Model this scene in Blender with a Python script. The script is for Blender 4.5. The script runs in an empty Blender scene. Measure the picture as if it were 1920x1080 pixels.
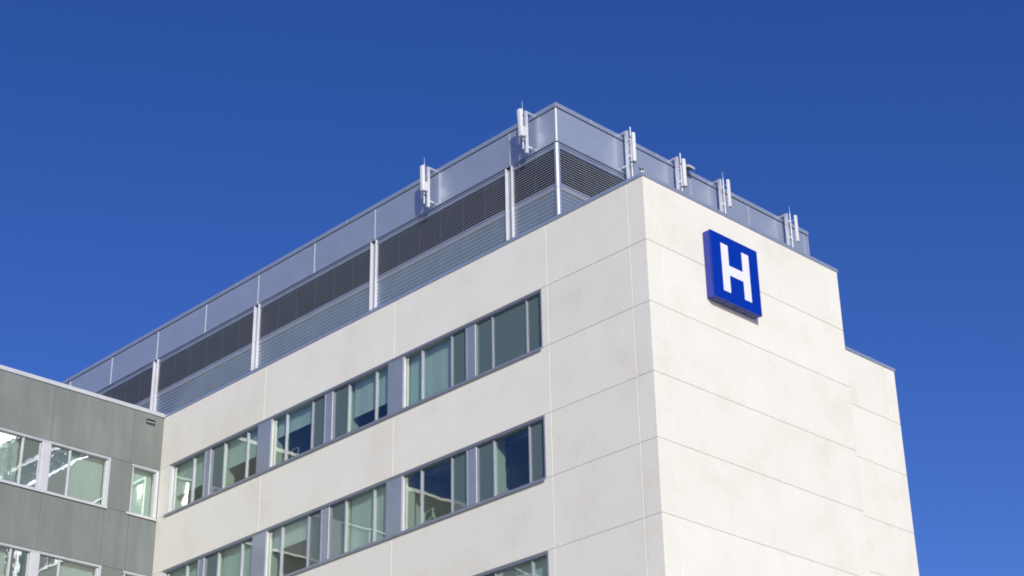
import bpy, math, random
from mathutils import Vector, Matrix
random.seed(7)
scene = bpy.context.scene
COL = scene.collection

# ------------------------------------------------------------------ camera
cam_data = bpy.data.cameras.new("camera")
cam = bpy.data.objects.new("camera", cam_data); COL.objects.link(cam)
YAW, PITCH, ROLL = -0.7991, 0.4634, -0.0190
cy, sy, cp, sp = math.cos(YAW), math.sin(YAW), math.cos(PITCH), math.sin(PITCH)
fwd = Vector((sy*cp, cy*cp, sp)); rgt = Vector((cy, -sy, 0)); up = rgt.cross(fwd)
c_, s_ = math.cos(ROLL), math.sin(ROLL)
r2 = rgt*c_ + up*s_; u2 = up*c_ - rgt*s_
M = Matrix((r2, u2, -fwd)).transposed().to_4x4()
M.translation = Vector((29.8426, -34.5477, 1.6))
cam.matrix_world = M
cam_data.sensor_width = 36.0
cam_data.lens = 3306.29/1920*36.0
cam_data.clip_start = 0.1; cam_data.clip_end = 5000
scene.camera = cam

# ------------------------------------------------------------------ light
SUN_TRAVEL = Vector((-0.5505, 0.3400, -0.2340)).normalized()
to_sun = -SUN_TRAVEL
elev = math.asin(to_sun.z)
azim = math.atan2(to_sun.x, to_sun.y)
world = bpy.data.worlds.new("World"); scene.world = world; world.use_nodes = True
nt = world.node_tree
bg = nt.nodes["Background"]
sky = nt.nodes.new("ShaderNodeTexSky"); sky.sky_type = 'NISHITA'; sky.sun_disc = False
sky.sun_elevation = elev; sky.sun_rotation = azim
sky.altitude = 1500; sky.air_density = 1.0; sky.dust_density = 2.0; sky.ozone_density = 3.0
hs = nt.nodes.new("ShaderNodeHueSaturation"); hs.inputs['Saturation'].default_value = 1.27
hs.inputs['Hue'].default_value = 0.516
nt.links.new(sky.outputs[0], hs.inputs['Color'])
tint = nt.nodes.new("ShaderNodeMix"); tint.data_type = 'RGBA'; tint.blend_type = 'MULTIPLY'; tint.inputs[0].default_value = 1
tint.inputs[7].default_value = (1.0, .84, .97, 1)
nt.links.new(hs.outputs[0], tint.inputs[6]); nt.links.new(tint.outputs[2], bg.inputs['Color'])
bg.inputs['Strength'].default_value = 0.13
sd = bpy.data.lights.new("sun", 'SUN'); sd.energy = 3.05; sd.angle = math.radians(0.5); sd.color = (1, 0.967, 0.88)
sun = bpy.data.objects.new("sun", sd); COL.objects.link(sun)
sun.rotation_euler = SUN_TRAVEL.to_track_quat('-Z', 'Y').to_euler()
sun.location = (40, -30, 60)
scene.view_settings.view_transform = 'Standard'; scene.view_settings.look = 'None'
scene.view_settings.exposure = 0.0; scene.view_settings.gamma = 1.0
scene.cycles.max_bounces = 10; scene.cycles.transparent_max_bounces = 16
scene.cycles.glossy_bounces = 5
scene.cycles.filter_width = 1.8
scene.cycles.sample_clamp_indirect = 10.0

# ------------------------------------------------------------------ materials
def mat(name, base=(.5,.5,.5), rough=.6, metal=0.0, spec=0.5):
    m = bpy.data.materials.new(name); m.use_nodes = True
    b = m.node_tree.nodes['Principled BSDF']
    b.inputs['Base Color'].default_value = (*base, 1); b.inputs['Roughness'].default_value = rough
    b.inputs['Metallic'].default_value = metal; b.inputs['Specular IOR Level'].default_value = spec
    return m, m.node_tree, b
def node(t, kind, **kw):
    n = t.nodes.new(kind)
    for k, v in kw.items():
        if k in n.inputs: n.inputs[k].default_value = v
        else: setattr(n, k, v)
    return n
def coords(t, scale=(1,1,1)):
    tc = node(t, 'ShaderNodeTexCoord'); mp = node(t, 'ShaderNodeMapping')
    mp.inputs['Scale'].default_value = scale
    t.links.new(tc.outputs['Object'], mp.inputs['Vector']); return mp.outputs['Vector']
def noise(t, vec, scale, detail=4, rough=.55, dist=0.0):
    n = node(t, 'ShaderNodeTexNoise'); n.inputs['Scale'].default_value = scale
    n.inputs['Detail'].default_value = detail; n.inputs['Roughness'].default_value = rough
    n.inputs['Distortion'].default_value = dist
    t.links.new(vec, n.inputs['Vector']); return n.outputs['Fac']
def ramp(t, fac, stops):
    r = node(t, 'ShaderNodeValToRGB'); e = r.color_ramp.elements
    e[0].position, e[0].color = stops[0][0], (*stops[0][1], 1)
    e[1].position, e[1].color = stops[-1][0], (*stops[-1][1], 1)
    for p, c in stops[1:-1]:
        x = e.new(p); x.color = (*c, 1)
    t.links.new(fac, r.inputs['Fac']); return r.outputs['Color']
def mixc(t, a, b, fac, mode='MULTIPLY'):
    m = node(t, 'ShaderNodeMix', data_type='RGBA', blend_type=mode)
    if isinstance(fac, float): m.inputs[0].default_value = fac
    else: t.links.new(fac, m.inputs[0])
    for s, v in ((6, a), (7, b)):
        if isinstance(v, tuple): m.inputs[s].default_value = (*v, 1)
        else: t.links.new(v, m.inputs[s])
    return m.outputs[2]
def bump(t, b, height, strength, dist):
    n = node(t, 'ShaderNodeBump'); n.inputs['Strength'].default_value = strength
    n.inputs['Distance'].default_value = dist
    t.links.new(height, n.inputs['Height']); t.links.new(n.outputs[0], b.inputs['Normal'])

# pale precast concrete with faint warm mottling and rain marks
M_WALL, t, b = mat('pale_precast_concrete', rough=.85, spec=.25)
v = coords(t); v2 = coords(t, (1.6, 1.6, .35))
c1 = ramp(t, noise(t, v, .55, 6, .6), [(.3, (.80,.78,.672)), (.5, (.85,.843,.742)), (.72, (.87,.867,.785))])
c2 = ramp(t, noise(t, v2, 1.7, 5, .65, .4), [(.28, (.88,.855,.82)), (.45, (1,1,1)), (1, (1,1,1))])
c3 = ramp(t, noise(t, v, 7.0, 3, .6), [(.25, (.955,.95,.945)), (.6, (1,1,1))])
gi = node(t, 'ShaderNodeNewGeometry'); pr = ramp(t, gi.outputs['Random Per Island'], [(0, (.955,.955,.95)), (1, (1,1,1))])
col = mixc(t, mixc(t, mixc(t, c1, c2, .2), c3, .8), pr, 1.0)
t.links.new(col, b.inputs['Base Color'])
bump(t, b, noise(t, v, 30, 3), .15, .004)
M_SEAL, t, b = mat('joint_sealant', (.62,.60,.56), .8)
# grey board-like concrete with vertical run-off streaks
M_GREY, t, b = mat('grey_green_concrete', rough=.8, spec=.3)
v = coords(t); vs = coords(t, (1, 2.6, .4)); vf = coords(t, (1, 14.0, .12))
c1 = ramp(t, noise(t, vs, 1.0, 5, .6), [(.25, (.195,.222,.208)), (.5, (.222,.250,.234)), (.78, (.262,.288,.272))])
c2 = ramp(t, noise(t, vf, 1.2, 4, .7), [(.2, (.80,.81,.80)), (.5, (1,1,1)), (.85, (1.0,1.0,1.0))])
c3 = ramp(t, noise(t, v, .5, 3, .5), [(.3, (.84,.86,.86)), (.65, (1,1,1))])
c4 = ramp(t, noise(t, v, 5.5, 5, .7), [(.24, (.72,.72,.72)), (.36, (1,1,1))])
gi = node(t, 'ShaderNodeNewGeometry'); pr = ramp(t, gi.outputs['Random Per Island'], [(0, (.93,.93,.93)), (1, (1,1,1))])
t.links.new(mixc(t, mixc(t, mixc(t, mixc(t, c1, c2, .38), c3, 1.0), c4, .5), pr, 1.0), b.inputs['Base Color'])
bump(t, b, noise(t, v, 18, 4), .15, .004)
# painted blue grey metal
def metal_paint(name, base, rough, metal, ribs=0.0, mott=.06):
    m, t, b = mat(name, base, rough, metal)
    v = coords(t)
    c = ramp(t, noise(t, v, 1.3, 3), [(.3, tuple(x*(1-mott) for x in base)), (.7, tuple(min(1, x*(1+mott)) for x in base))])
    t.links.new(c, b.inputs['Base Color'])
    if ribs:
        w = node(t, 'ShaderNodeTexWave', wave_type='BANDS', bands_direction='Z', wave_profile='SIN')
        w.inputs['Scale'].default_value = .314/ribs; w.inputs['Distortion'].default_value = .15
        t.links.new(v, w.inputs['Vector'])
        r = ramp(t, w.outputs['Fac'], [(0, (0,0,0)), (.12, (1,1,1)), (1, (1,1,1))])
        bump(t, b, r, .12, .003); r3 = ramp(t, w.outputs['Fac'], [(0, (.86,.87,.88)), (.10, (1,1,1)), (1, (1,1,1))]); t.links.new(mixc(t, c, r3, 1.0), b.inputs['Base Color'])
    return m
M_CLAD = metal_paint('brushed_aluminium_cladding', (.45,.515,.62), .36, .45, .15, .04)
M_COPE = metal_paint('coping_metal', (.40,.47,.59), .40, .45)
M_COPE_L = metal_paint('pale_coping_metal', (.60,.625,.65), .45, .2)
M_FRAME = metal_paint('window_frame_metal', (.30,.335,.395), .38, .35)
M_REVEAL = metal_paint('sun_gleam_frame_metal', (.66,.67,.69), .38, .15)  # frame metal with the jambs' sun gleam painted into its colour
M_MULL = metal_paint('mullion_metal', (.44,.475,.53), .38, .3)
M_INFILL = metal_paint('infill_panel_metal', (.33,.375,.445), .36, .3)
M_LOUV = metal_paint('louvre_metal', (.36,.405,.49), .42, .35)
M_SLAT = metal_paint('louvre_slat_metal', (.235,.262,.31), .5, .15)
M_CORR = metal_paint('corrugated_metal', (.33,.41,.51), .33, .45)
M_POST = metal_paint('bright_column_metal', (.74,.75,.78), .45, .1)
M_GALV = metal_paint('galvanised_steel', (.68,.70,.72), .45, .35)
M_ANT, _, _ = mat('antenna_radome_plastic', (.74,.75,.75), .45)
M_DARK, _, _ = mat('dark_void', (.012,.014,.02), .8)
M_CLAMP, _, _ = mat('clamp_steel', (.16,.18,.2), .4, .7)
M_BRASS, _, _ = mat('pale_seal_strip', (.50,.46,.36), .6)
M_ROOF, _, _ = mat('roof_membrane', (.42,.42,.41), .9)
M_SCREW, _, _ = mat('screw_heads', (.75,.76,.78), .25, .8)
M_BLIND, t, b = mat('roller_blind_fabric', (.68,.70,.68), .9)
v = coords(t, (1,1,.4)); t.links.new(ramp(t, noise(t, v, 2.2, 4), [(.3, (.76,.80,.80)), (.7, (.84,.87,.87))]), b.inputs['Base Color'])
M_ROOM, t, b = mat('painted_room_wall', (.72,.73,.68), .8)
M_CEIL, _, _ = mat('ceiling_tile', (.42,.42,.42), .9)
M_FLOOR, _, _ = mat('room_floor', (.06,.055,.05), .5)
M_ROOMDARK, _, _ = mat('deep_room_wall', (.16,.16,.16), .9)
M_SIGNBLUE, t, b = mat('blue_sign_face', (.0,.032,.37), .35, 0, .35)
M_SIGNSIDE, t, b = mat('blue_sign_return', (.03,.048,.36), .45)
M_SIGNUNDER, t, b = mat('sign_drain_plate', (.09,.10,.22), .5)
M_WHITE, _, _ = mat('white_letter_acrylic', (.86,.87,.90), .4)
M_DEV, _, _ = mat('black_plastic', (.03,.03,.035), .3)

# glass: tinted, thin, slightly wavy
def glass(name, tint, amp, scale, refl=.11):
    m = bpy.data.materials.new(name); m.use_nodes = True; t = m.node_tree
    t.nodes.remove(t.nodes['Principled BSDF']); out = t.nodes['Material Output']
    tr = node(t, 'ShaderNodeBsdfTransparent'); tr.inputs[0].default_value = (*tint, 1)
    gl = node(t, 'ShaderNodeBsdfGlossy'); gl.inputs['Roughness'].default_value = .012
    gl.inputs['Color'].default_value = (1, .98, .91, 1)
    lw = node(t, 'ShaderNodeLayerWeight'); lw.inputs[0].default_value = .5
    p = node(t, 'ShaderNodeMath', operation='POWER'); p.inputs[1].default_value = 4
    t.links.new(lw.outputs['Facing'], p.inputs[0])
    a = node(t, 'ShaderNodeMath', operation='MULTIPLY_ADD'); a.inputs[1].default_value = .8; a.inputs[2].default_value = refl
    t.links.new(p.outputs[0], a.inputs[0])
    mx = node(t, 'ShaderNodeMixShader'); t.links.new(a.outputs[0], mx.inputs[0])
    t.links.new(tr.outputs[0], mx.inputs[1]); t.links.new(gl.outputs[0], mx.inputs[2])
    t.links.new(mx.outputs[0], out.inputs['Surface'])
    wavy(t, gl, amp, scale)
    return m
def wavy(t, b, amp, scale):
    v = coords(t); n = noise(t, v, scale, 1.0, .4)
    bump(t, b, n, 1.0, amp)
M_GLASS = glass('green_tinted_glass', (.80,.88,.85), .0024, 1.3)
M_GLASSW = glass('wavy_green_glass', (.77,.835,.81), .0011, 4.0, .14)
M_SPAN, t, b = mat('opaque_green_glass', (.108,.155,.150), .03, 0, .6); wavy(t, b, .0024, 1.3)
M_SPANW, t, b = mat('opaque_wavy_glass', (.085,.125,.110), .03, 0, .9); b.inputs['IOR'].default_value = 2.0; wavy(t, b, .0011, 4.0)

# ------------------------------------------------------------------ mesh helpers
def left_map(u, w, z): return (-u, w, z)
XG = -25.227
def grey_map(u, w, z): return (XG - w, -u, z)
def right_map(u, w, z): return (-w, u, z)
def ident(x, y, z): return (x, y, z)
class MB:
    def __init__(s, fn=ident): s.v, s.f, s.m, s.fn = [], [], [], fn
    def quadbox(s, pts, mi=0):          # 8 points: bottom ring 4, top ring 4
        n = len(s.v); s.v += [s.fn(*p) for p in pts]
        for q in ((0,3,2,1),(4,5,6,7),(0,1,5,4),(1,2,6,5),(2,3,7,6),(3,0,4,7)):
            s.f.append(tuple(n+i for i in q)); s.m.append(mi)
        return s
    def box(s, a0, a1, b0, b1, c0, c1, mi=0):
        return s.quadbox([(a0,b0,c0),(a1,b0,c0),(a1,b1,c0),(a0,b1,c0),(a0,b0,c1),(a1,b0,c1),(a1,b1,c1),(a0,b1,c1)], mi)
    def prism(s, prof, u0, u1, mi=0, close=True):     # profile of (w,z) extruded along u
        n = len(s.v); k = len(prof)
        s.v += [s.fn(u0, w, z) for w, z in prof] + [s.fn(u1, w, z) for w, z in prof]
        for i in range(k if close else k-1):
            j = (i+1) % k; s.f.append((n+i, n+j, n+k+j, n+k+i)); s.m.append(mi)
        if close:
            s.f.append(tuple(n+i for i in range(k))); s.m.append(mi)
            s.f.append(tuple(n+k+i for i in reversed(range(k)))); s.m.append(mi)
        return s
    def poly(s, prof, z0, z1, mi=0):                  # (x,y) outline extruded in z
        n = len(s.v); k = len(prof)
        s.v += [s.fn(x, y, z0) for x, y in prof] + [s.fn(x, y, z1) for x, y in prof]
        for i in range(k):
            j = (i+1) % k; s.f.append((n+i, n+j, n+k+j, n+k+i)); s.m.append(mi)
        s.f.append(tuple(n+i for i in reversed(range(k)))); s.m.append(mi)
        s.f.append(tuple(n+k+i for i in range(k))); s.m.append(mi)
        return s
    def tube(s, p0, p1, r0, r1=None, seg=12, mi=0):
        r1 = r0 if r1 is None else r1
        a = Vector(s.fn(*p0)); b2 = Vector(s.fn(*p1)); d = (b2-a).normalized()
        x = d.orthogonal().normalized(); y = d.cross(x); n = len(s.v)
        for c, r in ((a, r0), (b2, r1)):
            for i in range(seg):
                an = 2*math.pi*i/seg; s.v.append(tuple(c + x*math.cos(an)*r + y*math.sin(an)*r))
        for i in range(seg):
            j = (i+1) % seg; s.f.append((n+i, n+j, n+seg+j, n+seg+i)); s.m.append(mi)
        s.f.append(tuple(n+i for i in reversed(range(seg)))); s.m.append(mi)
        s.f.append(tuple(n+seg+i for i in range(seg))); s.m.append(mi)
        return s
    def build(s, name, mats, parent=None, bevel=0, loc=None, smooth=False, seg=2):
        me = bpy.data.meshes.new(name)
        off = Vector(loc) if loc is not None else Vector((0,0,0))
        me.from_pydata([tuple(Vector(q)-off) for q in s.v], [], s.f)
        if not isinstance(mats, (list, tuple)): mats = [mats]
        for m in mats: me.materials.append(m)
        for p, i in zip(me.polygons, s.m): p.material_index = i
        import bmesh as _b
        bm = _b.new(); bm.from_mesh(me); _b.ops.recalc_face_normals(bm, faces=bm.faces); bm.to_mesh(me); bm.free()
        if smooth:
            for p in me.polygons: p.use_smooth = True
            me.set_sharp_from_angle(angle=math.radians(40))
        o = bpy.data.objects.new(name, me); COL.objects.link(o); o.location = off
        if parent: o.parent = parent
        if bevel:
            bv = o.modifiers.new('bevel', 'BEVEL'); bv.width = bevel; bv.segments = seg; bv.limit_method = 'ANGLE'
        return o
def tag(o, label=None, cat=None, group=None, kind=None):
    for k, v in (('label', label), ('category', cat), ('group', group), ('kind', kind)):
        if v: o[k] = v
    return o
def empty(name, label, cat, group=None, loc=(0,0,0)):
    o = bpy.data.objects.new(name, None); o.empty_display_size = .5; COL.objects.link(o); o.location = loc
    return tag(o, label, cat, group)

# ------------------------------------------------------------------ setting
m_g, t, b = mat('paving', rough=.9)
v = coords(t); t.links.new(ramp(t, noise(t, v, .4, 6), [(.3, (.44,.43,.39)), (.7, (.54,.53,.48))]), b.inputs['Base Color'])
g = MB().box(-1500, 1500, -1500, 1500, -.5, 0).build('ground', m_g); tag(g, kind='structure')

# ------------------------------------------------------------------ levels
T = 27.98; HD = 25.86; SL = 23.855; FL = 4.2
NROW = 4
heads = [HD - FL*k for k in range(NROW)]; sills = [SL - FL*k for k in range(NROW)]
G = .009                                   # half joint gap

bld = empty('hospital_building', 'tall pale concrete building with strip windows, filling the middle and right', 'building')
# --- facade panels -------------------------------------------------
def panel(mb, u0, u1, z0, z1, th=.18): mb.box(u0+G, u1-G, 0, th, z0+G, z1-G)
uA, uB, uL = 4.09, .637, 25.22
UW0, UW1 = 4.43, 24.52                     # strip window ends
L = MB(left_map); R_ = MB(right_map)
zl = [T+G]                                 # list of joint heights, top down
for k in range(NROW): zl += [heads[k], sills[k]]
zl.append(0.0)
sp_j = [uA, 11.35, 18.60, uL]
for i in range(len(zl)-1):
    z1, z0 = zl[i], zl[i+1]
    last = i == len(zl)-2
    panel(L, uB, uA, z0, z1)
    if i % 2 == 0:
        for a, c in zip(sp_j[:-1], sp_j[1:]): panel(L, a, c, z0, z1)
    else:
        panel(L, uA, UW0+G, z0, z1); panel(L, UW1-G, uL, z0, z1)
    # corner blocks turn the corner
    L.box(-G*0, uB-G, 0, .65-G, z0+G, z1-G)
    panel(R_, .65, 8.90, z0, z1)
    R_.box(8.90+G, 9.51, 0, .6, z0+G, z1-G)
S_ = MB(right_map)
for i in range(len(zl)-1):
    z1, z0 = zl[i], zl[i+1]
    for a, c in ((9.55, 17.14), (17.14, 17.74+G)):
        S_.box(a+G, c-G, 3.54, 3.72, z0+G, z1-G)
L.build('facade_wall', M_WALL, bld, .010)
R_.build('end_wall', M_WALL, bld, .010)
S_.build('setback_wall', M_WALL, bld, .010)
# backing core behind the joints (also the sealant seen in the joints)
K = MB(left_map)
for i in range(0, len(zl)-1, 2):
    K.box(uB-.1, 25.2, .016, .14, zl[i+1]+.03, zl[i]-.03)
for i in range(1, len(zl)-1, 2):
    K.box(uB-.1, UW0-.02, .016, .14, zl[i+1]-.03, zl[i]+.03)
    K.box(UW1+.02, 25.2, .016, .14, zl[i+1]-.03, zl[i]+.03)
K.box(.016, uB-.1, .016, .5, 0, T-.03)
K.box(.016, .14, .5, 9.44, 0, T-.03)
K.box(.14, .5, 9.0, 9.44, 0, T-.03)
K.box(3.556, 3.7, 9.44, 17.7, 0, T-.03)
K.box(25.19, 25.40, .02, .15, 0, 27.9)
K.build('wall_core', M_SEAL, bld)
W = MB()
W.box(-3.54, -.61, 9.40, 9.50, 0, T-.02)             # return wall of the projecting bay
W.box(-30, -3.73, 17.60, 17.72, 0, T-.02)            # far end
W.build('return_wall', M_WALL, bld)
RF = MB().box(-36, -.2, .2, 9.4, 27.55, 27.7).box(-36, -3.73, 9.4, 17.6, 27.55, 27.7)
RF.build('roof', M_ROOF, bld)
# coping
CP = MB()
def coping_run(mb, x0, x1, y0, y1, z0=T, z1=T+.125):
    mb.box(x0, x1, y0, y1, z0, z1)
CP.box(-25.2, .03, -.03, .16, T+.004, T+.12)
CP.box(-.20, .03, .16, 9.54, T+.004, T+.12)
CP.box(-3.55, -.20, 9.36, 9.54, T+.004, T+.12)
CP.box(-3.72, -3.50, 9.54, 17.78, T+.004, T+.12)
CP.box(-30, -3.72, 17.58, 17.78, T+.004, T+.12)
CP.build('coping', M_COPE, bld, .006)
for y in (1.9, 2.03, 3.9, 4.03, 6.2, 6.33, 8.3, 8.43): MB().box(-.02, .0, y, y+.02, T+.121, T+.15).build('coping_clip', M_GALV, bld)
MB().box(-3.52, -3.5, 16.2, 16.22, T+.121, T+.15).build('coping_clip', M_GALV, bld)

# ------------------------------------------------------------------ strip windows of the pale facade
GW = .12                                   # recess of the glass
bays = [  # mullion / jamb positions, opaque flags
    [4.43, 5.13, 6.68, 7.45], [7.83, 8.60, 10.05, 10.93], [11.69, 12.39, 13.85, 14.70],
    [15.07, 15.85, 17.34, 18.16], [18.95, 19.67, 21.09, 21.93], [22.24, 23.07, 24.45]]
opaque = {0: [(1,1,1),(1,0,0),(0,0,1),(1,0,0),(0,0,1),(0,0)],
          1: [(1,0,1),(1,0,0),(0,0,1),(1,0,0),(0,0,1),(0,0)],
          2: [(0,0,1),(1,0,0),(0,0,1),(1,0,0),(0,0,1),(0,0)],
          3: [(1,0,1),(1,0,0),(0,0,1),(1,0,0),(0,0,1),(0,0)]}
# how far each blind is drawn down (fraction), None = up
blinds = {0: [None, .97, .66, .38, .54, .62], 1: [None, None, .98, .40, .97, .55],
          2: [.7, .4, .6, .5, .97, .5], 3: [.3, .6, None, .5, .9, .5]}
row_words = ['top row', 'second row from the top', 'third row from the top', 'fourth row from the top']

def sash(mb, u0, u1, z0, z1, w, fw=.035, d=.05):      # thin glazing bead
    mb.box(u0, u1, w-d, w, z0, z0+fw).box(u0, u1, w-d, w, z1-fw, z1)
def ring(mb, a, c, z0, z1, w0, w1, ts, tt):      # one closed rectangular frame
    n = len(mb.v)
    for w in (w0, w1):
        for u, z in ((a, z0), (c, z0), (c, z1), (a, z1), (a+ts, z0+tt), (c-ts, z0+tt), (c-ts, z1-tt), (a+ts, z1-tt)):
            mb.v.append(mb.fn(u, w, z))
    for i in range(4):
        j = (i+1) % 4
        for q in ((i, j, 4+j, 4+i), (8+i, 12+i, 12+j, 8+j), (i, 8+i, 8+j, j), (4+i, 4+j, 12+j, 12+i)):
            mb.f.append(tuple(n+k for k in q)); mb.m.append(0)
def strip(fn, parent, rows_z, bays, opq, bl, U0, U1, glass_m, span_m, wide_m, jamb_end, blind_gap=.20, frame_m=None, mull_m=None):
    frame_m = frame_m or M_FRAME; mull_m = mull_m or M_MULL
    for k, (zh, zs) in enumerate(rows_z):
        z1 = zh - .085; z0 = zs + .05
        hd = MB(fn); hd.prism([(-.012, zh-G-.004), (-.012, zh-.045), (.004, zh-.05), (.004, z1), (.16, z1), (.16, zh-G-.004)], U0+.0, U1)
        hd.build('window_head', frame_m, parent)
        sl = MB(fn); sl.prism([(-.065, zs-.075), (-.065, zs+.015), (-.02, zs+.03), (.02, zs+.03), (.02, z0), (.16, z0), (.16, zs-.005), (-.045, zs-.005), (-.045, zs-.075)], U0-.03, U1+.12)
        sl.build('window_sill', frame_m, parent)
        for i, b_ in enumerate(bays):
            fr = MB(fn)
            a, c = b_[0], b_[-1]
            last = i == len(bays)-1
            wide_l = last or bays[i+1][0] - c > .5
            ring(fr, a, c, z0, z1, .03 if wide_l else .07, .16, .05, .012)
            if jamb_end and wide_l:      # sun gleam on the far-side jamb, painted on as pale slips
                MB(fn).box(c-.052, c-.001, .02, .029, z0, z1).box(c-.062, c-.0501, .02, .115, z0+.013, z1-.013).build('jamb_gleam', M_REVEAL, parent)
            if jamb_end and i == len(bays)-1: MB(fn).box(c+.001, U1, -.005, .16, z0, z1).build('window_jamb', M_REVEAL, parent)
            win = fr.build('window', frame_m, parent)
            for j in range(1, len(b_)-1):
                mm = MB(fn).box(b_[j]-.028, b_[j]+.028, .075, .15, z0, z1)
                mm.build('mullion', mull_m, win, .004)
            for j in range(len(b_)-1):
                p0 = b_[j] + (.05 if j == 0 else .028); p1 = b_[j+1] - (.05 if j == len(b_)-2 else .028)
                o = opq[k][i][j]
                if jamb_end and k == 0 and i == 5 and j == 1:      # this pane sits slightly out of plane
                    wq = lambda u, z: GW + .0125*(u-23.5) - .0115*(u-23.5)**2 - .002*(z-24.9)
                    pn = MB(fn); NS = 14
                    for q in range(NS+1):
                        uu = p0 + (p1-p0)*q/NS
                        for zz, dd in ((z0, 0), (z1, 0), (z1, .02), (z0, .02)): pn.v.append(fn(uu, wq(uu, zz)+dd, zz))
                    for q in range(NS):
                        for e in range(4):
                            e2 = (e+1) % 4; pn.f.append((4*q+e, 4*q+e2, 4*q+4+e2, 4*q+4+e)); pn.m.append(0)
                    pn.f += [(0, 1, 2, 3), (4*NS+3, 4*NS+2, 4*NS+1, 4*NS)]; pn.m += [0, 0]
                else: pn = MB(fn).box(p0, p1, GW, GW+(.02 if not o else .03), z0, z1)
                pn.build('spandrel_pane' if o else 'pane', span_m if o else glass_m, win, smooth=len(pn.v) > 8)
            # blind: one gently rippled sheet behind each run of clear glass
            f = bl[k][i]
            clr = [j for j in range(len(b_)-1) if not opq[k][i][j]]
            if f and clr:
                q0 = b_[clr[0]] + .04; q1 = b_[clr[-1]+1] - .04
                zb = z1 + .1 - (z1 - z0 + .1)*f
                n = 26; prof = []
                mb = MB(fn); ph = random.random()*6
                def wv(s): return GW + blind_gap + .008*math.sin(s*7+ph) + .004*math.sin(s*19+ph*2)
                base = len(mb.v)
                for s in range(n+1):
                    uu = q0 + (q1-q0)*s/n
                    for ww, zz in ((wv(uu), zb), (wv(uu), z1+.1), (wv(uu)+.004, z1+.1), (wv(uu)+.004, zb)):
                        mb.v.append(fn(uu, ww, zz))
                for s in range(n):
                    for e in range(4):
                        e2 = (e+1) % 4; A_ = 4*s
                        mb.f.append((A_+e, A_+e2, A_+4+e2, A_+4+e)); mb.m.append(0)
                mb.box(q0, q1, GW+blind_gap-.012, GW+blind_gap+.016, zb-.03, zb)      # bottom bar
                mb.build('blind', M_BLIND, win, smooth=True)
        # infill panels between the bays
        for (b0, b1) in zip(bays[:-1], bays[1:]):
            a, c = b0[-1], b1[0]
            wide = (c-a) > .5
            pm = MB(fn).box(a, c, .012 if wide or not jamb_end else .05, .16, z0, z1)
            pm.build('infill_panel', wide_m, parent, .004)
            if not wide and jamb_end: MB(fn).box(a-.012, a-.001, .045, .115, z0, z1).build('jamb_gleam', M_REVEAL, parent)  # thin slip coloured pale for the sun gleam on this jamb
rows_z = list(zip(heads, sills))
strip(left_map, bld, rows_z, bays, opaque, blinds, UW0, UW1, M_GLASS, M_SPAN, M_INFILL, True)
# end jamb of each strip at the right-hand end
for zh, zs in rows_z:
    MB(left_map).box(UW0-.055, UW0, -.008, .16, zs+.0, zh-.015).build('window_jamb', M_FRAME, bld)

# rooms behind: columns, partitions, ceiling, floor, back wall
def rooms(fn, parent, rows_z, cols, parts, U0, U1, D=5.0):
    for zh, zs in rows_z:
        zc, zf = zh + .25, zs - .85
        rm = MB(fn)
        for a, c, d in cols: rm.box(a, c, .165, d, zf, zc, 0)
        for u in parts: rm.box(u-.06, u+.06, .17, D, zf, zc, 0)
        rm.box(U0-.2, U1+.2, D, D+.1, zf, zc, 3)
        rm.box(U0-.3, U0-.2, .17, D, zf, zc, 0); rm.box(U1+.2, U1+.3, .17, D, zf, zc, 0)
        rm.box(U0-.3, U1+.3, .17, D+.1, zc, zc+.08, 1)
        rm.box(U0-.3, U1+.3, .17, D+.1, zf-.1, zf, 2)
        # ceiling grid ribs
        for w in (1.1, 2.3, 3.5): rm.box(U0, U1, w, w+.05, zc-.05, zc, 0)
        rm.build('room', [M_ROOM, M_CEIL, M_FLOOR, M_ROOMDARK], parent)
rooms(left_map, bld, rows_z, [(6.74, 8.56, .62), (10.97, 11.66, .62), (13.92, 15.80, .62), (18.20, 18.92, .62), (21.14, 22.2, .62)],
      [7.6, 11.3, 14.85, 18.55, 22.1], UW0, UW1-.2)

# ------------------------------------------------------------------ grey wing
wing = empty('concrete_wing', 'lower streaked grey-green concrete wing at the left edge, meeting the pale wall', 'building')
YE = 22.0
gw = MB(grey_map)
gz = [27.95, 25.80, 23.83]
grows = [(25.80, 23.83), (21.60, 19.63), (17.40, 15.43)]
gl = [27.99]
for a, c in grows: gl += [a, c]
gl.append(0.0)
gbays = []; gop = []
s = 2.25
# window group pattern going away from the re-entrant corner
gbays0 = [0.07, 1.19]
pat = [2.25, 3.83, 4.70, 'P', 5.02, 5.79, 7.15, 7.95]
def seq(start): return [[start, start+1.58, start+2.43], [start+2.75, start+3.52, start+4.90, start+5.68]]
gb = seq(2.25) + seq(8.70) + seq(15.15)
gop_row = [(0,1), (1,0,0)]*3
U1g = 2.25+12.9+5.68
g_sp = [[0, 1.30, 4.75, 8.45, 12.0, 15.0, 18.5, YE], [0, 1.19, 2.25, 4.85, 8.4, 11.0, 14.9, 18.0, YE], [0, 1.25, 4.8, 8.4, 12, 15, 18.5, YE], [0, 2.2, 8.4, 15, YE]]
for i in range(len(gl)-1):
    z1, z0 = gl[i], gl[i+1]
    if i % 2 == 0:
        js = g_sp[min(i//2, 3)]
        for a, c in zip(js[:-1], js[1:]): gw.box(a+.006, c-.006, 0, .18, z0+.006, z1-.006)
    else:
        gw.box(1.24+.006, 2.22, 0, .18, z0+.006, z1-.006)
        gw.box(.0, .035, 0, .18, z0+.006, z1-.006)
        gw.box(U1g+.03, YE, 0, .18, z0+.006, z1-.006)
gw.build('wing_wall', M_GREY, wing, .005)
gk = MB(grey_map)
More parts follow.
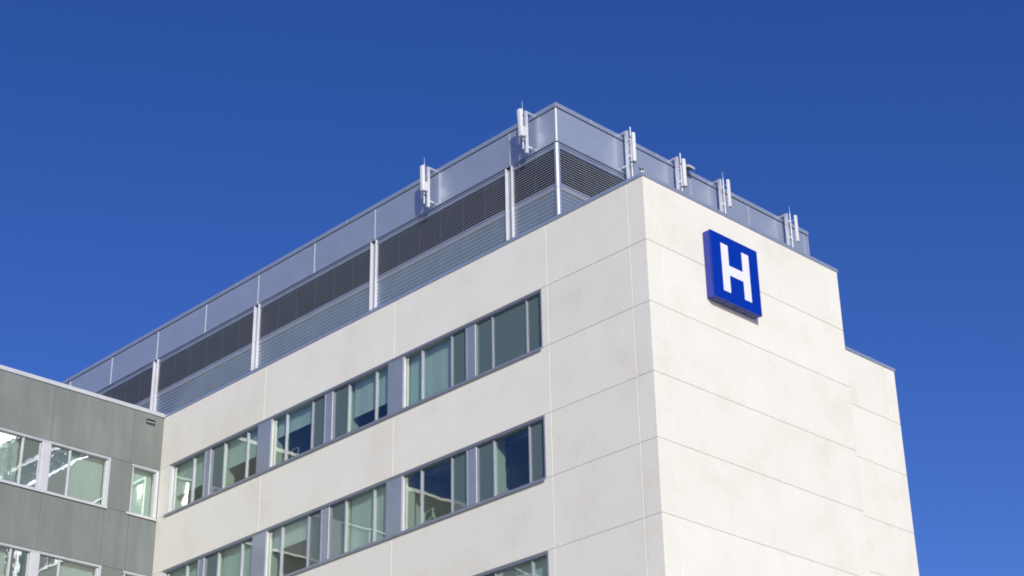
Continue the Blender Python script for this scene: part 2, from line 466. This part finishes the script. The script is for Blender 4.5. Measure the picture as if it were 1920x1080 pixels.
for i in range(0, len(gl)-1, 2): gk.box(.0, YE-.05, .012, .16, gl[i+1]+.03, gl[i]-.03)
for i in range(1, len(gl)-1, 2): gk.box(1.27, 2.18, .012, .16, gl[i+1]-.03, gl[i]+.03)
gk.build('wall_core', mat('dark_joint', (.10,.11,.105), .9)[0], wing)
gc = MB(grey_map).box(0, YE+.03, -.05, .35, 27.99, 28.15)
gc.build('coping', M_COPE_L, wing, .008)
gr = MB().box(-36, XG-.3, -YE, 0, 27.5, 27.65).box(XG-14, XG-.2, -YE, -YE+.15, 0, 27.9)
gr.build('roof', M_ROOF, wing)
gblind = {0: [.97, .96, .6, .9, .7, .9], 1: [.97, .6, .8, .7, .9, .9], 2: [.8, .8, .8, .7, .6, .5]}
strip(grey_map, wing, grows, gb, {k: gop_row for k in range(3)}, gblind, 2.20, U1g, M_GLASSW, M_SPANW, M_COPE_L, False, .22, M_COPE_L, M_COPE_L)
for zh, zs in grows:                        # pale end jamb of the long strip
    MB(grey_map).box(2.17, 2.25, -.01, .16, zs, zh-.012).build('window_jamb', M_COPE_L, wing)
# the single narrow window beside the corner
for k, (zh, zs) in enumerate(grows):
    strip(grey_map, wing, [(zh, zs)], [[.10, 1.18]], {0: [(0,)]}, {0: [.97]}, .05, 1.24, M_GLASS, M_SPAN, M_COPE_L, False, .22, M_COPE_L, M_COPE_L)
    MB(grey_map).box(.04, .10, -.01, .16, zs+.05, zh-.012).build('window_jamb', M_POST, wing)
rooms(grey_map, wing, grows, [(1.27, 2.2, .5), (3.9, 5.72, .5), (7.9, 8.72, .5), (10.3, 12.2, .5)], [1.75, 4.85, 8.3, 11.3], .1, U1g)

# ------------------------------------------------------------------ rooftop plant screen
scr = empty('rooftop_plant_screen', 'blue-grey metal plant screen with dark louvres standing on the pale building', 'plant screen')
YS, XS = .10, -3.60                        # outer planes of the upper cladding
ZC1, ZC0, ZP0 = 32.30, 32.14, 30.88
seamsL = [5.77, 9.22, 12.65, 16.10, 19.53, 22.95, 26.30, 29.70, 33.0, 36.4]
seamsR = [3.45, 6.67, 9.79, 13.0]
YEND = 13.20
CH = .045                                    # chamfered corner trim
def sl_map(u, w, z): return (-u, YS + w, z)          # w into the screen
def sr_map(u, w, z): return (XS - w, u, z)
def clad_run(fn, edges):
    for a, c in zip(edges[:-1], edges[1:]):
        MB(fn).box(a+.012, c-.012, 0, .07, ZP0, ZC0-.035).build('cladding_panel', M_CLAD, scr, .004)
    for a in edges[1:-1]:
        MB(fn).box(a-.028, a+.028, -.018, -.001, ZP0, ZC0-.035).build('cover_strip', M_MULL, scr)
clad_run(sl_map, [-XS+CH] + seamsL)
clad_run(sr_map, [YS+CH] + seamsR + [YEND])
# corner trim, chamfered at 45 degrees
def corner_trim(z0, z1, ch, back, m, name):
    x, y = XS, YS
    q = [(x-ch, y+.001), (x-.004, y+ch-.004+.0), (x-.07, y+ch+.0), (x-ch, y+.07)]
    q = [(x-ch, y+back), (x-ch*.35, y+back), (x-back, y+ch*.35), (x-back, y+ch), (x-.09-back, y+ch), (x-ch, y+.09+back)]
    return MB().poly(q, z0, z1).build(name, m, scr)
corner_trim(ZP0, ZC0-.03, CH, 0, M_POST, 'corner_trim')
cp_ = MB()
cp_.box(-36.4, XS+.035, YS-.035, YS+.25, ZC0, ZC1)
cp_.box(XS-.25, XS+.035, YS+.25, YEND+.03, ZC0, ZC1)
cp_.box(-36.4, XS-.25, YEND-.2, YEND+.03, ZC0, ZC1)
cp_.build('coping', M_COPE, scr, .01)
for y in (1.70, 4.9, 8.9): MB().box(XS+.036, XS+.042, y, y+.05, ZC0+.004, ZC1-.004).build('coping_splice', M_MULL, scr)
for x in (7.5, 14.2, 20.9): MB().box(-x-.05, -x, YS-.042, YS-.036, ZC0+.004, ZC1-.004).build('coping_splice', M_COPE, scr)
# shadow gap + dark lining
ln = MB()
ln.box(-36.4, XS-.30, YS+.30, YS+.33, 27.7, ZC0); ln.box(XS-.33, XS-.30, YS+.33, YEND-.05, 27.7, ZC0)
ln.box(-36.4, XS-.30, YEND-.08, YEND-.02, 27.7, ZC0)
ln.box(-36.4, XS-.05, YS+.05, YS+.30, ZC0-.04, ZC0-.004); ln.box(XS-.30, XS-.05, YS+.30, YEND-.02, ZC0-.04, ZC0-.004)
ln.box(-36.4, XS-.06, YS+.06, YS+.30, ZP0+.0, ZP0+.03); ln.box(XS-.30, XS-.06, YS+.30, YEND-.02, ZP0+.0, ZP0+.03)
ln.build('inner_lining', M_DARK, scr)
MB().box(-36.4, XS-.33, YS+.33, YEND-.1, 32.05, 32.10).build('screen_roof', M_ROOF, scr)
# end return of the cladding (far right)
MB().box(-12, XS-.01, YEND, YEND+.06, 28.0, ZC0-.02).build('end_panel', M_CLAD, scr)
# louvre and corrugated bays
LW = .09                                    # set back of the louvres behind the cladding face
zlt, zlb, zct, zcb = 30.66, 29.42, 29.20, 28.06
def louvre_bay(fn, a, c):
    hdr = MB(fn)
    hdr.box(a, c, LW-.04, LW+.1, 30.815, ZP0-.022)
    pr = [(LW+.07, 30.80), (LW+.0, 30.80)]
    for i in range(7):
        an = math.pi/2 - math.pi*i/6
        pr.append((LW-.0 - .055*math.cos(an), 30.735 + .055*math.sin(an)))
    pr += [(LW+.07, 30.67)]
    hdr.prism(pr, a, c)
    hdr.build('louvre_header', M_COPE, scr, smooth=True)
    lv = MB(fn); n = 14; dz = (zlt-zlb)/n
    for i in range(n):
        z = zlb + dz*i + .004
        lv.prism([(LW, z), (LW, z+.030), (LW+.005, z+.033), (LW+.040, z+.052), (LW+.040, z+.048), (LW+.010, z)], a+.02, c-.02)
    m_ = a
    lv.box(a, a+.02, LW-.01, LW+.1, zlb, 30.67); lv.box(c-.02, c, LW-.01, LW+.1, zlb, 30.67)
    k = max(1, round((c-a)/1.15))
    for i in range(1, k): lv.box(a+(c-a)*i/k-.006, a+(c-a)*i/k+.006, LW+.037, LW+.041, zlb, 30.67)
    lv.build('louvre', M_SLAT, scr)
    MB(fn).box(a+.02, c-.02, LW+.042, LW+.05, zlb, 30.67).build('slat_gap_shade', M_DARK, scr)  # near-black sheet: painted-in shade for the gaps between the slats
    rl = MB(fn).box(a, c, LW-.015, LW+.06, zct+.025, zlb-.004, 0).box(a, c, LW-.035, LW-.016, zlb-.05, zlb-.03, 0).box(a, c, LW-.03, LW+.05, zct, zct+.022, 1)
    rl.build('mid_rail', [M_LOUV, M_BRASS], scr)
    co = MB(fn); prof = []; nper = 8; per = (zct-zcb)/nper; seg = 8
    for i in range(nper*seg+1):
        prof.append((LW + .012 - .026*math.cos(2*math.pi*i/seg), zct - per*i/seg))
    co.prism(prof, a+.01, c-.01, 0, close=False)
    for i, u in enumerate([a+.25+1.05*q for q in range(int((c-a-.3)/1.05)+1)]):
        for j, r in enumerate((1, 3, 4, 6)):
            uu = u + (.45 if (i+j) % 2 else 0)
            if uu < c-.1:
                zz = zct - per*(r+.0); co.box(uu-.012, uu+.012, LW-.020, LW-.013, zz-.012, zz+.012, 1)
    co.build('corrugated_panel', [M_CORR, M_SCREW], scr, smooth=True)
colsL = [5.84, 12.71, 19.57, 26.33, 33.1]
HW = .15
edges = [-XS+.16] + [v_ for c in colsL for v_ in (c-HW, c+HW)] + [36.4]
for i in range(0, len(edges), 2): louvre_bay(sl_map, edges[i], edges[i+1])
edgesR = [YS+.16, 6.5, 6.8, 12.95]
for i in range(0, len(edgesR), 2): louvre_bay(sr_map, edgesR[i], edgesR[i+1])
def column(fn, c):
    cm = MB(fn)
    cm.box(c-HW, c+HW, LW+.02, LW+.06, 28.05, ZP0-.03, 1)
    cm.box(c-HW, c-HW+.025, LW-.10, LW+.02, 28.05, ZP0-.02)
    cm.box(c+HW-.025, c+HW, LW-.10, LW+.02, 28.05, ZP0-.02)
    cm.build('column', [M_POST, M_INFILL], scr, .003)
for c in colsL: column(sl_map, c)
column(sr_map, 6.65)
# corner column below the cladding
x, y = XS-.03, YS+.03
for z0, z1 in ((29.225, ZP0-.02), (28.05, 29.215)):
    MB().poly([(x-.13, y+.0), (x-.052, y+.0), (x-.03, y+.02), (x-.02,y+.03), (x, y+.052), (x, y+.13), (x-.1, y+.13), (x-.13, y+.1)], z0, z1).build('corner_column', M_COPE, scr)
    MB().poly([(x-.050, y+.000), (x+.000, y+.050), (x-.03, y+.06), (x-.06, y+.03)], z0, z1).build('corner_trim', M_POST, scr)
# base flashing hiding the gap to the building coping
MB().box(-36.4, XS+.02, YS-.005, YS+.085, T+.122, 28.17).box(XS-.06, XS+.02, YS+.085, YEND, T-.3, 28.17).build('base_flashing', M_COPE, scr, .006)

# ------------------------------------------------------------------ H sign
sg = empty('hospital_sign', 'square blue box sign with a white letter H on the pale end wall', 'sign', loc=(0, 3.70, 25.87))
SX, SY0, SY1, SZ0, SZ1 = .32, 2.59, 4.815, 24.755, 26.99
bx = MB().box(.03, SX-.075, SY0+.006, SY1-.006, SZ0+.006, SZ1-.006, 0)
bx.box(.0, .03, SY0+.2, SY1-.2, SZ0+.2, SZ1-.2, 0)
for i in range(4):
    y0 = SY0 + .12 + i*.52
    bx.box(.07, .20, y0, y0+.44, SZ0-.004, SZ0+.006, 1)
o = bx.build('sign_box', [M_SIGNSIDE, M_SIGNUNDER], sg, 0, loc=sg.location); o.location = (0,0,0)
fc = MB().box(SX-.07, SX, SY0, SY1, SZ0, SZ1)
o = fc.build('sign_face', M_SIGNBLUE, sg, .008, loc=sg.location); o.location = (0,0,0)
# the letter: one flat raised H
mb = MB(lambda a, b, c: (c, a, b))
H = [(3.038,25.068),(3.373,25.068),(3.373,25.672),(4.026,25.672),(4.026,25.068),(4.358,25.068),(4.358,26.682),(4.026,26.682),(4.026,26.003),(3.373,26.003),(3.373,26.682),(3.038,26.682)]
mb.poly(H, SX-.01, SX+.008)
o = mb.build('letter', M_WHITE, sg, 0, loc=sg.location); o.location = (0,0,0)

# ------------------------------------------------------------------ panel antennas on the screen
def antenna(name, label, p, side, kind, offs, pan_top, pan_h, tilt=0.0, twist=0.0, rod=True):
    """p = post position along the wall; side L / R; offs = (pipe along, pipe out, panel along, panel out)"""
    base = (-p, YS-.26, 30.8) if side == 'L' else (XS+.30, p, 30.8)
    root = empty(name, label, 'antenna', 'panel antennas on the rooftop screen', base)
    # local frame: a = along the wall, w = out of the wall
    if side == 'L': fn = lambda a, w, z: (-p - a, YS - w, z)
    else: fn = lambda a, w, z: (XS + w, p + a, z)
    def put(mb, nm, m, bev=0, sm=False):
        o = mb.build(nm, m, root, bev, loc=base, smooth=sm); o.location = (0,0,0); return o
    po, out = .042, .26
    put(MB(fn).box(-po, po, out-.05, out+.06, 30.78 if side == 'L' else 30.1, 32.36), 'mounting_post', M_GALV, .006)
    put(MB(fn).box(-.045, .045, -.12, out-.05, 32.30, 32.355).box(-.045, .045, .045, out-.05, 31.0, 31.06), 'bracket_arm', M_GALV, .004)
    pa, pw, na, nw = offs
    rt = (32.34 if side == 'L' else 32.28) if rod else 32.44
    put(MB(fn).tube((pa, pw, 30.86 if side == 'L' else 30.1), (pa, pw, rt), .023), 'pipe', M_GALV, 0, True)
    pl = MB(fn)
    for z in (31.45, 31.62) if kind == 'L' else (31.35, 32.0):
        pl.box(min(0, pa)-.03, max(0, pa)+.03, out+.06, pw-.02, z-.05, z+.05) if kind != 'L' else None
    if kind == 'L': pl.box(-.05, max(pa, .05)+.02, out+.06, pw+.0, 31.38, 31.72)
    put(pl, 'mounting_plate', M_GALV)
    ptop, pbot = pan_top, pan_top - pan_h
    for z in (pbot+.0 if kind != 'R2' else pbot+.12, ptop-.16):
        cl = MB(fn)
        cl.tube((pa, pw, z-.02), (pa, pw, z+.03), .036)
        cl.box(min(pa, na)-.018, max(pa, na)+.018, min(pw, nw-.02), max(pw, nw-.02)+.01, z-.012, z+.012)
        cl.tube((pa-.06, pw-.04, z), (pa+.08, pw-.04, z), .010)
        put(cl, 'clamp', M_CLAMP if kind != 'R2' else M_GALV)
    # radome: rounded section, slight mechanical tilt
    hw, dp = (.078, .10) if kind == 'L' else (.062, .08)
    sec = []
    for (cx, cw, a0) in ((hw-.025, dp-.025, 0), (-hw+.025, dp-.025, 90)):
        for i in range(5):
            an = math.radians(a0 + 90*i/4); sec.append((cx+.025*math.cos(an), cw+.025*math.sin(an)))
    sec += [(-hw, 0), (hw, 0)]
    ct, st = math.cos(twist), math.sin(twist)
    sec = [(x_*ct - y_*st, x_*st + y_*ct) for x_, y_ in sec]
    lv = [(pbot, .93), (pbot+.02, 1), (ptop-.035, 1), (ptop-.01, .93), (ptop, .7)] if kind == 'R1' else [(pbot, .95), (pbot+.012, 1), (ptop-.012, 1), (ptop, .95)]
    mb = MB(fn); k = len(sec)
    for z, sc in lv:
        for x_, y_ in sec: mb.v.append(fn(na + x_*sc, nw + y_*sc + tilt*(z-pbot), z))
    for r in range(len(lv)-1):
        for i in range(k):
            j = (i+1) % k; mb.f.append((r*k+i, r*k+j, (r+1)*k+j, (r+1)*k+i)); mb.m.append(0)
    mb.f.append(tuple(range(k))); mb.m.append(0); mb.f.append(tuple((len(lv)-1)*k+i for i in range(k))); mb.m.append(0)
    put(mb, 'radome', M_ANT, 0, True)
    # connectors underneath and a looping cable
    for q in (-.04, .04): put(MB(fn).tube((na+q, nw+.05, pbot-.05), (na+q, nw+.05, pbot+.01), .016), 'connector', M_CLAMP)
    cb = MB(fn); pts = []
    for i in range(11):
        tt = i/10
        if kind == 'R2': pts.append((-.02+(pa+.06)*tt, out+.07+.05*math.sin(math.pi*tt), 31.9-.25*math.sin(math.pi*tt)-.02*tt))
        else: pts.append((na-.04+(0-na+.04)*tt, nw+.05+(out-nw-.02)*tt, pbot-.05-.14*math.sin(math.pi*tt)+.02*tt))
    for q0, q1 in zip(pts[:-1], pts[1:]): cb.tube(q0, q1, .010, seg=6)
    put(cb, 'cable', M_CLAMP, 0, True)
    if kind == 'R2':
        hp = MB(fn); pts = []
        for i in range(13):
            an = math.pi*i/12; pts.append((.0 -.16*1, -.02+.20*0 + .12 - .14*math.cos(an), 32.28 + .10*math.sin(an)))
        for q0, q1 in zip(pts[:-1], pts[1:]): hp.tube(q0, q1, .016, seg=6)
        put(hp, 'cable_loop', M_CLAMP, 0, True)
    if rod:
        put(MB(fn).tube((pa, pw, rt), (pa, pw, rt+.07), .022, .016).tube((pa, pw, rt+.07), (pa, pw, rt+.34), .008, .004), 'lightning_rod', M_GALV, 0, True)
    return root
antenna('panel_antenna', 'tilted white panel antenna nearest the screen corner, on the long left side', 4.70, 'L', 'L', (-.02, .44, -.04, .49), 32.27, .98, .06, .0)
antenna('panel_antenna', 'upright white panel antenna farthest left, alone on the middle of the long louvred side', 9.50, 'L', 'L', (-.0, .44, -.02, .48), 32.29, .97, .02, .0)
antenna('panel_antenna', 'round-topped white panel antenna just above the pale building corner and roof sensor', 3.16, 'R', 'R1', (.0, .44, .02, .52), 32.18, 1.10, .0, .25, rod=False)
antenna('panel_antenna', 'white round-topped panel antenna next to the floodlight, right side of the screen', 5.67, 'R', 'R1', (.0, .43, .02, .52), 32.17, 1.06, .0, .25, rod=False)
antenna('panel_antenna', 'square-edged white panel antenna above the blue H sign', 7.93, 'R', 'R2', (.02, .40, .02, .58), 32.20, 1.07, .0, -.15)
antenna('panel_antenna', 'square-edged white panel antenna farthest right, near the end of the screen', 11.63, 'R', 'R2', (.02, .42, .02, .62), 32.14, 1.06, .0, -.15)

# ------------------------------------------------------------------ small things
fl = empty('floodlight', 'small grey shoebox floodlight sticking out from the top edge of the screen', 'floodlight', loc=(XS+.05, 6.37, 32.30))
def under(root, mb, nm, m, bev=0, sm=False):
    o = mb.build(nm, m, root, bev, loc=root.location, smooth=sm); o.location = (0,0,0); return o
fx = MB().quadbox([(XS+.06,6.20,32.26),(XS+.36,6.20,32.16),(XS+.36,6.52,32.16),(XS+.06,6.52,32.26),(XS+.06,6.20,32.37),(XS+.34,6.20,32.27),(XS+.34,6.52,32.27),(XS+.06,6.52,32.37)])
under(fl, fx, 'housing', M_GALV, .01)
under(fl, MB().quadbox([(XS+.09,6.23,32.243),(XS+.33,6.23,32.163),(XS+.33,6.49,32.163),(XS+.09,6.49,32.243),(XS+.09,6.23,32.252),(XS+.33,6.23,32.172),(XS+.33,6.49,32.172),(XS+.09,6.49,32.252)]), 'lens', M_CLAMP)
under(fl, MB().box(XS-.08, XS+.08, 6.31, 6.41, 32.302, 32.34), 'arm', M_CLAMP)

sn = empty('roof_sensor', 'small dark-capped sensor on a white stub at the front corner of the pale building', 'sensor', loc=(-.06, .06, T+.12))
under(sn, MB().tube((-.075,.05,T+.12), (-.075,.05,T+.24), .030).tube((-.03,.075,T+.12), (-.03,.075,T+.20), .022), 'stub', M_ANT, 0, True)
under(sn, MB().tube((-.085,.05,T+.235), (-.085,.05,T+.285), .050, .062, 16).tube((-.085,.05,T+.305), (-.085,.05,T+.335), .062, .055, 16), 'cap', M_DEV, 0, True)
under(sn, MB().tube((-.085,.05,T+.285), (-.085,.05,T+.305), .063, .063, 16), 'band', M_SCREW, 0, True)

vt = empty('wall_vent', 'small dark louvred vent high on the grey wing beside the pale wall', 'vent', loc=(XG+.02, -.59, 27.66))
vm = MB(grey_map)
vm.box(.40, .78, -.05, .0, 27.735, 27.765).box(.40, .78, -.05, .0, 27.555, 27.58).box(.40, .42, -.05, .0, 27.58, 27.735).box(.76, .78, -.05, .0, 27.58, 27.735)
under(vt, vm, 'hood', M_CLAMP)
under(vt, MB(grey_map).box(.42, .76, -.006, .01, 27.58, 27.735), 'opening', M_DARK)
under(vt, MB(grey_map).quadbox([(.42,-.05,27.63),(.76,-.05,27.63),(.76,-.01,27.67),(.42,-.01,27.67),(.42,-.05,27.645),(.76,-.05,27.645),(.76,-.01,27.685),(.42,-.01,27.685)]), 'slat', M_GALV)

# things standing in the rooms, seen through the glass
def iv_stand(u, w, ztop, label):
    r = empty('drip_stand', label, 'drip stand', 'drip stands behind the glass', loc=(-u, w, ztop-1.9))
    under(r, MB(left_map).tube((u, w, ztop-1.85), (u, w, ztop), .012, seg=8), 'pole', M_GALV, 0, True)
    hk = MB(left_map)
    for s_ in (-1, 1): hk.tube((u, w, ztop-.01), (u+.14*s_, w, ztop+.02), .008, seg=6).tube((u+.14*s_, w, ztop+.02), (u+.16*s_, w, ztop-.05), .008, seg=6)
    under(r, hk, 'hook', M_GALV, 0, True)
    bs = MB(left_map)
    for i in range(5):
        an = 2*math.pi*i/5; bs.tube((u, w, ztop-1.82), (u+.28*math.cos(an), w+.28*math.sin(an), ztop-1.87), .015, seg=6)
    under(r, bs, 'base', M_GALV, 0, True)
    return r
iv_stand(7.10, .98, 20.90, 'tall steel drip stand behind the second-row window nearest the building corner')
iv_stand(7.28, .98, 20.76, 'shorter steel drip stand beside the tall one, second-row window nearest the corner')
mo = empty('monitor_screen', 'pale framed screen on an arm behind the second-row window', 'monitor', loc=(-10.6, 1.0, 20.3))
under(mo, MB(left_map).quadbox([(10.52,.98,20.30),(10.92,1.0,20.22),(10.92,1.04,20.22),(10.52,1.02,20.30),(10.48,.98,20.62),(10.88,1.0,20.56),(10.88,1.04,20.56),(10.48,1.02,20.62)]), 'bezel', M_ANT, .01)
under(mo, MB(left_map).quadbox([(10.56,.972,20.34),(10.88,.99,20.27),(10.88,1.0,20.27),(10.56,.985,20.34),(10.52,.972,20.58),(10.84,.99,20.52),(10.84,1.0,20.52),(10.52,.985,20.58)]), 'display', M_CLAMP)
under(mo, MB(left_map).tube((10.50,1.0,20.45), (10.42,1.05,20.10), .03, seg=8).tube((10.42,1.05,20.10), (10.42,1.05,19.2), .03, seg=8), 'arm', M_ANT, 0, True)
ch = empty('wire_rack', 'small white wire frame low behind the top-row window, fourth bay from the corner', 'rack', loc=(-17.9, .8, 24.3))
fr = MB(left_map)
q = [(17.9,.8,23.2), (17.9,.8,24.72), (17.55,.8,24.72), (17.45,.8,23.2)]
for a_, b_ in zip(q[:-1], q[1:]): fr.tube(a_, b_, .014, seg=6)
for z in (24.2, 24.35, 24.5): fr.tube((17.9,.8,z), (17.54,.8,z), .010, seg=6)
under(ch, fr, 'frame', M_ANT, 0, True)
